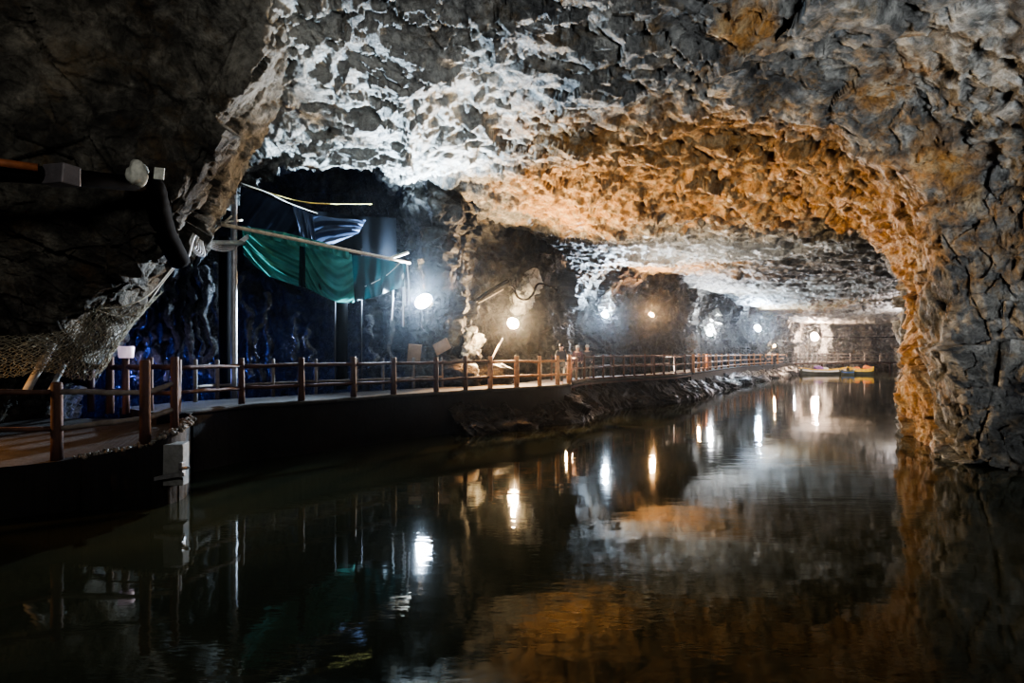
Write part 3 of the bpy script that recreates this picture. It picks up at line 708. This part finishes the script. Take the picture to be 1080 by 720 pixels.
# ------------------------------------------------------------------ left duct and cables
root = empty('cable_duct', at(150, 200, 9.2)); tag(root, 'thick black cable duct crossing the dark left rock and bending down', 'duct')
mb = MB(); mb.tube(smoothpath([at(-300, 160, 7.4), at(-60, 178, 8.2), at(60, 186, 9.0), at(125, 192, 9.9), at(150, 195, 10.4)], 8), .13, 12, jit=.03); mb.build('horizontal_run', M['black'], root)
mb = MB(); mb.tube(smoothpath([at(140, 192, 10.3), at(160, 196, 10.6), at(166, 215, 10.9), at(174, 245, 11.5), at(190, 276, 12.2)], 8), .2, 12, jit=.04); mb.build('hanging_bend', M['black'], root)
mb = MB(); mb.tube([at(-200, 158, 7.4), at(-40, 166, 8.1), at(40, 177, 8.6)], .06, 10); mb.build('brown_pipe', M['brown_pipe'], root)
mb = MB(); c = at(65, 185, 8.85); mb.box(c, (.48, .27, .30), Matrix.Rotation(-.35, 3, 'Z')@Matrix.Rotation(.06, 3, 'Y'), jit=.012); mb.build('tape_wrap', M['tape'], root, smooth=False, bevel=.02)
v, f = blob(at(144, 183, 10.0), .17, 4, 3, .4, (.9, .9, 1.25)); mb = MB(); mb.add(v, f)
tag(mb.build('plastic_bag', M['white_film'], loc=at(144, 183, 10.0)), 'crumpled white plastic bundle on the black duct bend', 'bag')
mb = MB(); c = at(168, 183, 10.2); mb.box(c, (.17, .03, .20), Matrix.Rotation(.1, 3, 'Y')); 
tag(mb.build('paper_tag', M['white_film'], loc=c, smooth=False), 'small square pale tag on the duct right of the white bundle', 'tag')
def cable(name, pts, r, mat, label, cat='cable', group=None, n=8):
    mb = MB(); pts = [at(*p) for p in pts]; mb.tube(smoothpath(pts, n), r, 6)
    o = mb.build(name, mat, loc=pts[0]); tag(o, label, cat, group); return o
cable('cable', [(176, 222, 11.2), (183, 250, 11.7), (190, 274, 12.0), (194, 278, 12.2), (199, 270, 12.4), (203, 255, 12.8), (206, 248, 13.2)], .022, M['white_cable'], 'thin white cable looping down along the black duct bend')
random.seed(31)
for k in range(5):
    o = 2.4*k
    cable('cable', [(204+o*.6, 246+o*.4, 13.3), (200+k, 256+o, 13.2), (206+o, 262+o*.8, 13.3), (210+k, 250+k, 13.5), (225, 256+o*.7, 14.5), (243, 258+o*.6, 16.2), (262, 247+k, 16.9)], .017, M['white_cable'], 'white cable of the tangled bundle running to the pole', group='tangled white cables')
cable('cable', [(100, 326, 12.0), (125, 333, 12.1), (150, 326, 12.4), (170, 300, 12.8), (186, 280, 13)], .018, M['rope'], 'pale rope sagging along the upper edge of the netting', 'rope')
cable('cable', [(108, 325, 12.0), (135, 322, 12.1), (160, 308, 12.5), (182, 282, 12.9)], .014, M['rope'], 'taut pale rope above the sagging one over the netting', 'rope')

# ------------------------------------------------------------------ poles, ropes, curtain
def pole(pts, r, mat, label, name='pole', cat='pole', jit=.04, group=None):
    mb = MB(); P = [at(*p) for p in pts]; mb.tube([P[0].lerp(P[-1], i/7) for i in range(8)] if len(P) == 2 else P, r, 12, jit=jit)
    o = mb.build(name, mat, loc=P[-1]); tag(o, label, cat, group); return o
def upright(px, d, ytop, r, mat, label, z0=1.38):
    mb = MB(); b = Vector((gx(px, d), d, z0)); t = at(px, ytop, d); mb.tube([b.lerp(t, i/9) for i in range(10)], r, 12, jit=.03)
    o = mb.build('pole', mat, loc=b); tag(o, label, 'pole')
upright(247, 16.5, 192, .085, M['grey_metal'], 'grey metal scaffold pole standing at the left end of the green curtain')
upright(237, 17.0, 250, .16, M['black'], 'dark thick timber post just left of the grey scaffold pole')
upright(353, 20.6, 262, .04, M['dark_metal'], 'thin steel pole below the middle of the green curtain')
upright(360, 20.9, 262, .22, M['black'], 'dark square post behind the middle of the green curtain')
upright(381, 20.8, 262, .035, M['dark_metal'], 'thin steel pole below the right half of the green curtain')
pole([(202, 230, 14.0), (432, 277, 20.3)], .05, M['bamboo'], 'long bamboo pole slanting across the top of the green curtain')
pole([(205, 238, 14.2), (255, 232, 17)], .03, M['bamboo'], 'short stick lashed to the scaffold pole')
pole([(222, 247, 14.6), (244, 228, 16.2)], .03, M['bamboo'], 'short diagonal stick left of the scaffold pole')
pole([(206, 256, 13.6), (258, 256, 17)], .07, M['white_film'], 'white wrapped bar under the tangled cables')
pole([(410, 273, 20), (430, 266, 20.6)], .05, M['bamboo'], 'short stub of pole at the right end of the green curtain')
cable('rope', [(254, 193, 16.6), (290, 205, 17.4), (330, 214, 18.6), (392, 215, 20.5)], .018, M['yellow_rope'], 'yellow rope strung above the dark tarpaulin', 'rope')
cable('rope', [(254, 193, 16.5), (280, 202, 17.0), (305, 214, 17.8), (335, 225, 18.6)], .018, M['rope'], 'pale rope holding the upper corner of the dark tarpaulin', 'rope')
cable('rope', [(424, 275, 20.0), (405, 292, 19.8), (375, 305, 19.5), (345, 307, 19.0), (320, 303, 18.4)], .017, M['rope'], 'pale rope sagging across the lower green curtain', 'rope')
for k, (x0, x1, y1) in enumerate([(423, 425, 345), (429, 431, 322), (424, 427, 322), (415, 413, 338)]):
    cable('hanging_cord', [(x0, 276, 20.3), ((x0+x1)/2+1, 300, 20.3), (x1, y1, 20.3)], .03, M['white_cable'], 'pale cord hanging from the right end of the bamboo pole', 'cord', 'hanging pale cords')

def cloth(name, top, bot, d0, d1, mat, folds, parent, nx=110, ny=70, seed=0, slant=0.0, swag=0, mode=''):
    """top, bot: lists of (px, py) along the cloth; depth runs d0 -> d1"""
    x0, x1 = top[0][0], top[-1][0]
    vs = []; rnd = np.random.RandomState(seed)
    bx0, bx1 = bot[0][0], bot[-1][0]
    for j in range(ny+1):
        v = j/ny
        for i in range(nx+1):
            u = i/nx
            tx = x0+(x1-x0)*u; ty = np.interp(tx, [p[0] for p in top], [p[1] for p in top])
            bx = bx0+(bx1-bx0)*u; by = np.interp(bx, [p[0] for p in bot], [p[1] for p in bot])
            px = tx+(bx-tx)*v; py = ty+(by-ty)*v
            d = d0+(d1-d0)*u
            w = math.sin((u*folds+slant*v*v+.25*math.sin(3*v+seed))*2*math.pi)*.5+.3*math.sin((u*folds*2.3+slant*1.7*v+1.1*seed)*2*math.pi)
            if mode: 
                q = v*1.0-.75*u+.35*u*u if mode == 'left' else v*.9+1.3*(u-.65)**2
                q *= folds; w = (abs((q+.15*math.sin(5*u+seed)) % 1-.5)*4-1)*.62+.25*math.sin(q*14+seed)
            s = math.sin((v*swag-(u-.5)**2*2.2)*2*math.pi) if swag else 0
            d -= .24*w*(.35+.65*v)+.14*s
            vs.append(at(px, py, d))
    fs = [(j*(nx+1)+i, j*(nx+1)+i+1, (j+1)*(nx+1)+i+1, (j+1)*(nx+1)+i) for j in range(ny) for i in range(nx)]
    mb = MB(); mb.add(vs, fs); o = mb.build(name, mat, parent); return o
root = empty('green_curtain', at(255, 243, 17.0)); tag(root, 'green cloth curtain bunched in folds below the slanting bamboo pole', 'curtain')
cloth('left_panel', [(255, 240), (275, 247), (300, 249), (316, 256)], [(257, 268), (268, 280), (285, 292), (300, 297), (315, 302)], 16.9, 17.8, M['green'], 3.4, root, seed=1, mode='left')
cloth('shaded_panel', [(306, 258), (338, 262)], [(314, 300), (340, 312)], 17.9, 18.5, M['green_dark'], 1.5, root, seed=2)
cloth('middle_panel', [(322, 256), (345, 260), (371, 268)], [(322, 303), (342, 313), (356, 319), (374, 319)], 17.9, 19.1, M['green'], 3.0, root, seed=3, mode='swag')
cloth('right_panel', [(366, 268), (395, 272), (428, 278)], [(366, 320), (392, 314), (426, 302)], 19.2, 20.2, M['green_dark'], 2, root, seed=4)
cloth('gathered_top', [(255, 238), (300, 245), (340, 255), (368, 264)], [(256, 246), (300, 256), (340, 264), (368, 274)], 16.6, 18.6, M['green'], 7, root, ny=10, seed=6)
root = empty('dark_tarpaulin', at(254, 200, 17.6)); tag(root, 'dark blue-grey tarpaulin hanging in pleats above the green curtain', 'tarpaulin')
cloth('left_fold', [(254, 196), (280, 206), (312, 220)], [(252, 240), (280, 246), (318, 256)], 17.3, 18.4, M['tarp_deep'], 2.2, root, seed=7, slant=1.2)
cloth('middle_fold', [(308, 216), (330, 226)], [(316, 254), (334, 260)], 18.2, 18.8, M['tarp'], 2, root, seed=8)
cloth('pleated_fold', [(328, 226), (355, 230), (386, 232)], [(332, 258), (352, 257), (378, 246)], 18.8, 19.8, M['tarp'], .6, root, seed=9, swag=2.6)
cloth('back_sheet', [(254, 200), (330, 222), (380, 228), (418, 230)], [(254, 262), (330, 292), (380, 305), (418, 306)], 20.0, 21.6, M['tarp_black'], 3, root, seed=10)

# ------------------------------------------------------------------ netting
def net(name, top, bot, nx, ny, r, label):
    T = smoothpath([at(*p) for p in top], 10); B = smoothpath([at(*p) for p in bot], 10)
    def S(L, u):
        k = u*(len(L)-1); i = min(int(k), len(L)-2); return L[i].lerp(L[i+1], k-i)
    rnd = random.Random(4)
    g = {}
    for j in range(ny+1):
        for i in range(nx+1):
            if (i+j) % 2: continue
            u, v = i/nx, j/ny; p = S(T, u).lerp(S(B, u), v); sag = math.sin(v*math.pi)*.12*math.sin(u*9)
            g[i, j] = p+Vector((rnd.uniform(-.02, .02), rnd.uniform(-.03, .03)-sag, rnd.uniform(-.02, .02)))
    mb = MB()
    for (i, j), p in g.items():
        for di in (-1, 1):
            q = g.get((i+di, j+1))
            if q is not None:
                mid = p.lerp(q, .5)+Vector((0, 0, -.006)); mb.tube([p, mid, q], r, 4, cap=False)
    o = mb.build(name, M['net'], loc=at(*top[0])); tag(o, label, 'net')
net('rock_net', [(-60, 350, 9.6), (20, 354, 10.4), (70, 345, 11.1), (105, 322, 11.6), (150, 322, 12.2), (172, 306, 12.9)],
    [(-60, 402, 9.5), (10, 398, 10.3), (50, 392, 10.9), (80, 400, 11.3), (104, 396, 11.7), (118, 372, 12.3)], 84, 30, .007, 'pale rope netting draped over the lower left rock')
for k, (a, b, lb) in enumerate([((28, 412, 10.9), (56, 362, 11.3), 'pale weathered pole propped against the netted rock'), ((52, 414, 11.1), (68, 384, 11.5), 'short pale stick right of the propped pole')]):
    pole([a, b], .07-.02*k, M['conc_pale'], lb, 'wooden_prop', 'pole')

# white bucket lamp on dark post
root = empty('bucket_lamp', at(133, 377, 12.9)); tag(root, 'pinkish white drum lamp standing on a dark railing post', 'lamp')
m_, nt_, b_ = newmat('lamp_drum'); b_.inputs['Base Color'].default_value = (.8, .68, .75, 1); b_.inputs['Emission Color'].default_value = (.85, .68, .85, 1); b_.inputs['Emission Strength'].default_value = .35
mb = MB(); c = at(133, 377.5, 12.9); mb.tube([c, c+Vector((0, 0, .02)), c+Vector((0, 0, .24)), c+Vector((0, 0, .26))], [.13, .145, .16, .15], 24); mb.build('drum', m_, root)
mb = MB(); mb.tube([c-Vector((0, 0, .06)), c], .06, 12); mb.build('base', M['dark_metal'], root)

# ------------------------------------------------------------------ wet dripstone strands in the recess
random.seed(77)
strands = [(128, 330, 392, 18.3, .10), (138, 262, 396, 18.6, .12), (146, 330, 400, 18.2, .14), (155, 300, 398, 18.9, .12), (164, 285, 388, 18.4, .13), (173, 275, 402, 18.7, .14), (183, 268, 398, 18.5, .14), (192, 268, 396, 18.9, .15), (201, 262, 388, 18.7, .15), (211, 268, 394, 19.1, .13), (220, 280, 398, 18.8, .14), (228, 275, 402, 19.4, .13),
           (262, 290, 398, 19.9, .12), (272, 330, 402, 20.1, .10), (284, 308, 396, 20.4, .11), (312, 330, 402, 21.1, .10), (328, 345, 398, 21.3, .10), (392, 332, 396, 22.1, .12), (410, 322, 395, 22.3, .11)]
for k, (px, y0, y1, d, r) in enumerate(strands):
    path = []; n_ = 9
    for i in range(n_):
        t = i/(n_-1); path.append(at(px+14*(t-.5)*random.uniform(-.6, 1)+random.uniform(-3, 3), y0+(y1-y0)*t, d+random.uniform(-.15, .15)))
    path = smoothpath(path, 12); mb = MB(); m_n = len(path)
    rr = [r*.62*(.45+.4*abs(math.sin(i*.05+k))+.12*random.random()) for i in range(m_n)]
    mb.tube(path, rr, 18)
    co = np.array(mb.v); ctr = np.repeat(np.array([tuple(p) for p in path]), 18, axis=0); dr = co-ctr
    dsp = fbm(np.stack([co[:, 0]*7, co[:, 1]*7, co[:, 2]*1.6], 1), 4, k+200, ridged=True, gain=.65)
    co = ctr+dr*(1+1.5*dsp)[:, None]+np.stack([fbm(co*1.3, 3, k)*.25, fbm(co*1.3, 3, k+9)*.2, 0*dsp], 1); mb.v = [tuple(c_) for c_ in co]
    o = mb.build('dripstone', M['rock_drip'], loc=path[0]); ca = o.data.color_attributes.new('rk', 'FLOAT_COLOR', 'POINT')
    ca.data.foreach_set('color', np.tile([0, .75, .75, 1.], (len(co), 1)).ravel())
    if k < 12: tag(o, 'wet glinting dripstone strand in the blue-lit recess left of the scaffold pole', 'dripstone', 'dripstone strands left of the pole')
    else: tag(o, 'thin dim dripstone strand below the green curtain', 'dripstone', 'dripstone strands below the curtain')

fl = patch('flowstone_drapery', vwall([(118, 21.5), (150, 20.6), (175, 20.0), (200, 20.0), (222, 20.4), (240, 21.5)], [2.3, 3.2, 4.2, 5.2, 6.2, 7.4], [-.3, 0, .1, .2, .2, .3]), 220, 200, M['rock_drip'], amp=.30, flute=1.6, seed=31, big=.3, kind=None)
tag(fl, 'wide fluted flowstone drapery hanging behind the strands left of the scaffold pole', 'flowstone')
# ------------------------------------------------------------------ middle cables and rope
cable('cable', [(470, 350, 25), (492, 325, 26), (520, 305, 27), (536, 296, 27.4)], .09, M['black'], 'black cable sleeve rising to the rock spur left of the warm lamp')
cable('cable', [(494, 325, 25.8), (515, 314, 26.6), (531, 305, 27.1)], .025, M['bamboo'], 'thin lit stick under the black cable sleeve', 'stick')
cable('cable', [(534, 302, 27.2), (541, 303, 27.2), (546, 313, 27.2), (555, 316, 27.1), (562, 310, 27.2), (567, 300, 27.3), (576, 300, 27.4), (588, 306, 27.6)], .05, M['black'], 'black cable looped round the glowing rock spur')
cable('rope', [(518, 380, 21.4), (524, 368, 22.8), (530, 357, 24.2)], .04, M['rope'], 'pale rope tied to a railing post below the warm lamp', 'rope')
cable('cable', [(868, 355, 85), (890, 355.5, 84.5), (915, 356, 84), (945, 355, 84), (990, 352, 84)], .07, M['black'], 'long dark cable across the far cave wall')

# ------------------------------------------------------------------ people on the walkway
def skin_mesh(name, nodes, edges, mat, parent, loc, rotz, sub=1):
    me = bpy.data.meshes.new(name); me.from_pydata([n_[0] for n_ in nodes], edges, [])
    o = bpy.data.objects.new(name, me); COL.objects.link(o)
    sm = o.modifiers.new('s', 'SKIN'); ss = o.modifiers.new('u', 'SUBSURF'); ss.levels = sub; ss.render_levels = sub
    sv = me.skin_vertices[0].data
    for v, n_ in zip(sv, nodes): v.radius = n_[1] if isinstance(n_[1], tuple) else (n_[1], n_[1])
    sv[0].use_root = True
    me.materials.append(mat); o.parent = parent
    return o
def person(px, d, rotz, label, top, capmat, h=1.66, lean=0, step=.16, loc=None):
    root = empty('person', Vector((gx(px, d), d, HD)) if loc is None else loc); root.rotation_euler = (0, 0, rotz); tag(root, label, 'person')
    s = h/1.70; V = lambda x, y, z: (x*s, y*s, z*s)
    L_ = lean
    nodes = [(V(0, 0, .92), (.15, .11)), (V(0, -.02-L_*.3, 1.12), (.13, .10)), (V(0, -.03-L_*.8, 1.32), (.15, .11)), (V(0, -.04-L_, 1.45), (.07, .06)), (V(0, -.06-L_*1.2, 1.54), (.065, .075)), (V(0, -.07-L_*1.3, 1.64), (.07, .085)), (V(0, -.07-L_*1.3, 1.69), (.045, .05)),
             (V(-.17, -.03-L_, 1.40), .055), (V(-.22, .02-L_, 1.14), .045), (V(-.21, -.14-L_, .93), .035), (V(-.2, -.2-L_, .85), .035),
             (V(.17, -.03-L_, 1.40), .055), (V(.22, .03-L_, 1.14), .045), (V(.21, -.10-L_, .92), .035), (V(.2, -.15-L_, .84), .035),
             (V(-.09, 0, .86), .085), (V(-.10, -step, .48), .06), (V(-.10, -step*.7, .09), .042), (V(-.10, -step*.7-.15, .035), .035),
             (V(.09, 0, .86), .085), (V(.10, step*.3, .48), .06), (V(.10, step, .09), .042), (V(.10, step-.15, .035), .035)]
    edges = [(0, 1), (1, 2), (2, 3), (3, 4), (4, 5), (5, 6), (2, 7), (7, 8), (8, 9), (9, 10), (2, 11), (11, 12), (12, 13), (13, 14), (0, 15), (15, 16), (16, 17), (17, 18), (0, 19), (19, 20), (20, 21), (21, 22)]
    skin_mesh('body', nodes, edges, M['skin'], root, None, 0, 2)
    g = 1.28
    jn = [(p, tuple(a*g for a in r) if isinstance(r, tuple) else r*g) for p, r in nodes]
    idx = [0, 1, 2, 7, 8, 9, 11, 12, 13]; mp = {a: b for b, a in enumerate(idx)}
    j = [jn[a] for a in idx]; j[0] = (V(0, 0, .84), (.19, .15))
    skin_mesh('coat', j, [(mp[a], mp[b]) for a, b in edges if a in mp and b in mp], top, root, None, 0, 2)
    idx = [0, 15, 16, 17, 19, 20, 21]; mp = {a: b for b, a in enumerate(idx)}
    skin_mesh('trousers', [jn[a] for a in idx], [(mp[a], mp[b]) for a, b in edges if a in mp and b in mp], M['trousers'], root, None, 0, 2)
    v, f = blob(V(0, -.045-L_*1.3, 1.655), .105*s, 3, 3, .08, (.95, 1.05, .8)); mb = MB(); mb.add(v, f); o = mb.build('cap' if capmat is M['cap'] else 'hair', capmat, loc=(0, 0, 0)); o.parent = root
    mb = MB(); hy = -.07-L_*1.2
    v, f = blob(V(0, hy-.085, 1.56), .016, 1, 1, .05, (1, 1.2, 1.4)); mb.add(v, f)
    for sx in (-1, 1):
        v, f = blob(V(sx*.085, hy, 1.57), .02, 1, 1, .05, (.5, 1, 1.5)); mb.add(v, f)
    o = mb.build('face_features', M['skin'], loc=(0, 0, 0)); o.parent = root
    return root
person(590.5, 23.9, .3, 'person in dark clothes with dark hair leaning at the railing below the rock wall', M['jacket'], M['hair'], 1.60, .10, .05)
person(609.5, 26.6, -.3, 'person in a mauve coat and pale cap at the start of the footbridge', M['mauve'], M['cap'], 1.58, .02, .2, )
person(619, 27.9, .1, 'person in a grey coat and pale cap just right of the mauve coat', M['grey_coat'], M['cap'], 1.62, .02, .15)

# ------------------------------------------------------------------ boats
def boat(c, length, beam, height, rot, mats, label, name='boat', seats=4):
    root = empty(name, c); root.rotation_euler = (0, 0, rot); tag(root, label, 'boat')
    n_ = 28; secs = []
    for i in range(n_+1):
        t = i/n_; w = beam/2*(max(.02, math.sin(math.pi*min(1, (t+.06)*.94))**.45)) if True else 0
        sheer = height*(1+.45*abs(2*t-1)**3); x = (t-.5)*length
        secs.append([Vector((x, -w, sheer)), Vector((x, -w*.93, sheer*.55)), Vector((x, -w*.6, -.12)), Vector((x, w*.6, -.12)), Vector((x, w*.93, sheer*.55)), Vector((x, w, sheer)), Vector((x, w*.88, sheer-.02)), Vector((x, w*.55, .05)), Vector((x, -w*.55, .05)), Vector((x, -w*.88, sheer-.02))])
    def strip(name_, js, mat):
        mb = MB(); k = len(js); mb.v = [tuple(secs[i][j]) for i in range(n_+1) for j in js]
        mb.f = [(i*k+j, i*k+j+1, (i+1)*k+j+1, (i+1)*k+j) for i in range(n_) for j in range(k-1)]; mb.m = [0]*len(mb.f)
        o = mb.build(name_, mat, loc=(0, 0, 0)); o.parent = root
    strip('hull', [0, 1], mats[0]); strip('hull', [4, 5], mats[0]); strip('keel', [1, 2, 3, 4], mats[2]); strip('inner_hull', [6, 7, 8, 9], mats[2])
    for s in (0, 5):
        mb = MB(); mb.tube([secs[i][s] for i in range(n_+1)], .075, 6); o = mb.build('gunwale', mats[1], loc=(0, 0, 0)); o.parent = root
    for k in range(seats):
        t = (k+1)/(seats+1); mb = MB(); mb.box(((t-.5)*length, 0, height*.72), (.28, beam*.85, .05)); o = mb.build('seat', mats[1], loc=(0, 0, 0), smooth=False); o.parent = root
    return root
boat(Vector((gx(868.5, 73), 73, .02)), 5.9, 1.5, .55, .10, (M['white_paint'], M['yellow'], M['hull']), 'long white boat with yellow rim moored at the far walkway')
boat(Vector((gx(908, 72.5), 72.5, .02)), 2.9, 1.3, .62, -.12, (M['yellow'], M['yellow'], M['hull']), 'short yellow boat at the right end of the moored boats')
boat(Vector((gx(893.5, 71.2), 71.2, .02)), 1.7, .9, .40, .05, (M['blue'], M['hull'], M['hull']), 'tiny dark blue boat between the white and the yellow boat', seats=1)
for k, (px, d, z, r, mt, lb) in enumerate([(903, 72.4, .75, .32, 'orange', 'orange life-jacket heap in the left half of the yellow boat'), (915, 72.3, .8, .36, 'orange', 'orange cloth heap at the right tip of the yellow boat'), (863, 73.2, .75, .4, 'purple', 'purple cloth heap in the long white boat'), (870, 73.3, .7, .3, 'white_paint', 'white cloth heap in the long white boat')]):
    v, f = blob((0, 0, 0), r, 40+k, 3, .4, (1.5, .8, .7)); mb = MB(); mb.add(v, f); o = mb.build('cloth_heap', M[mt], loc=(0, 0, 0)); o.location = (gx(px, d), d, z); tag(o, lb, 'cloth')

# ------------------------------------------------------------------ world, camera, colour
w = bpy.data.worlds.new('cave_dark'); bpy.context.scene.world = w; w.use_nodes = True
bg = w.node_tree.nodes['Background']; bg.inputs[0].default_value = (.5, .55, .65, 1); bg.inputs[1].default_value = .004
vs_ = w.node_tree.nodes.new('ShaderNodeVolumeScatter'); vs_.inputs['Density'].default_value = .00028; vs_.inputs['Anisotropy'].default_value = .93; vs_.inputs['Color'].default_value = (.9, .95, 1, 1)
w.node_tree.links.new(vs_.outputs[0], w.node_tree.nodes['World Output'].inputs['Volume'])
cam = bpy.data.cameras.new('camera'); co_ = bpy.data.objects.new('camera', cam); COL.objects.link(co_)
co_.location = (0, 0, CZ); co_.rotation_euler = (math.pi/2, 0, 0)
cam.sensor_width = 36; cam.lens = 36*F/1080; cam.shift_y = 12/1080; cam.clip_end = 400; cam.clip_start = .05
sc = bpy.context.scene; sc.camera = co_
sc.view_settings.view_transform = 'AgX'; sc.view_settings.look = 'AgX - High Contrast'; sc.view_settings.exposure = 0.35
sc.cycles.max_bounces = 6; sc.cycles.diffuse_bounces = 3; sc.cycles.glossy_bounces = 3; sc.cycles.use_denoising = True
sc.cycles.sample_clamp_indirect = 6
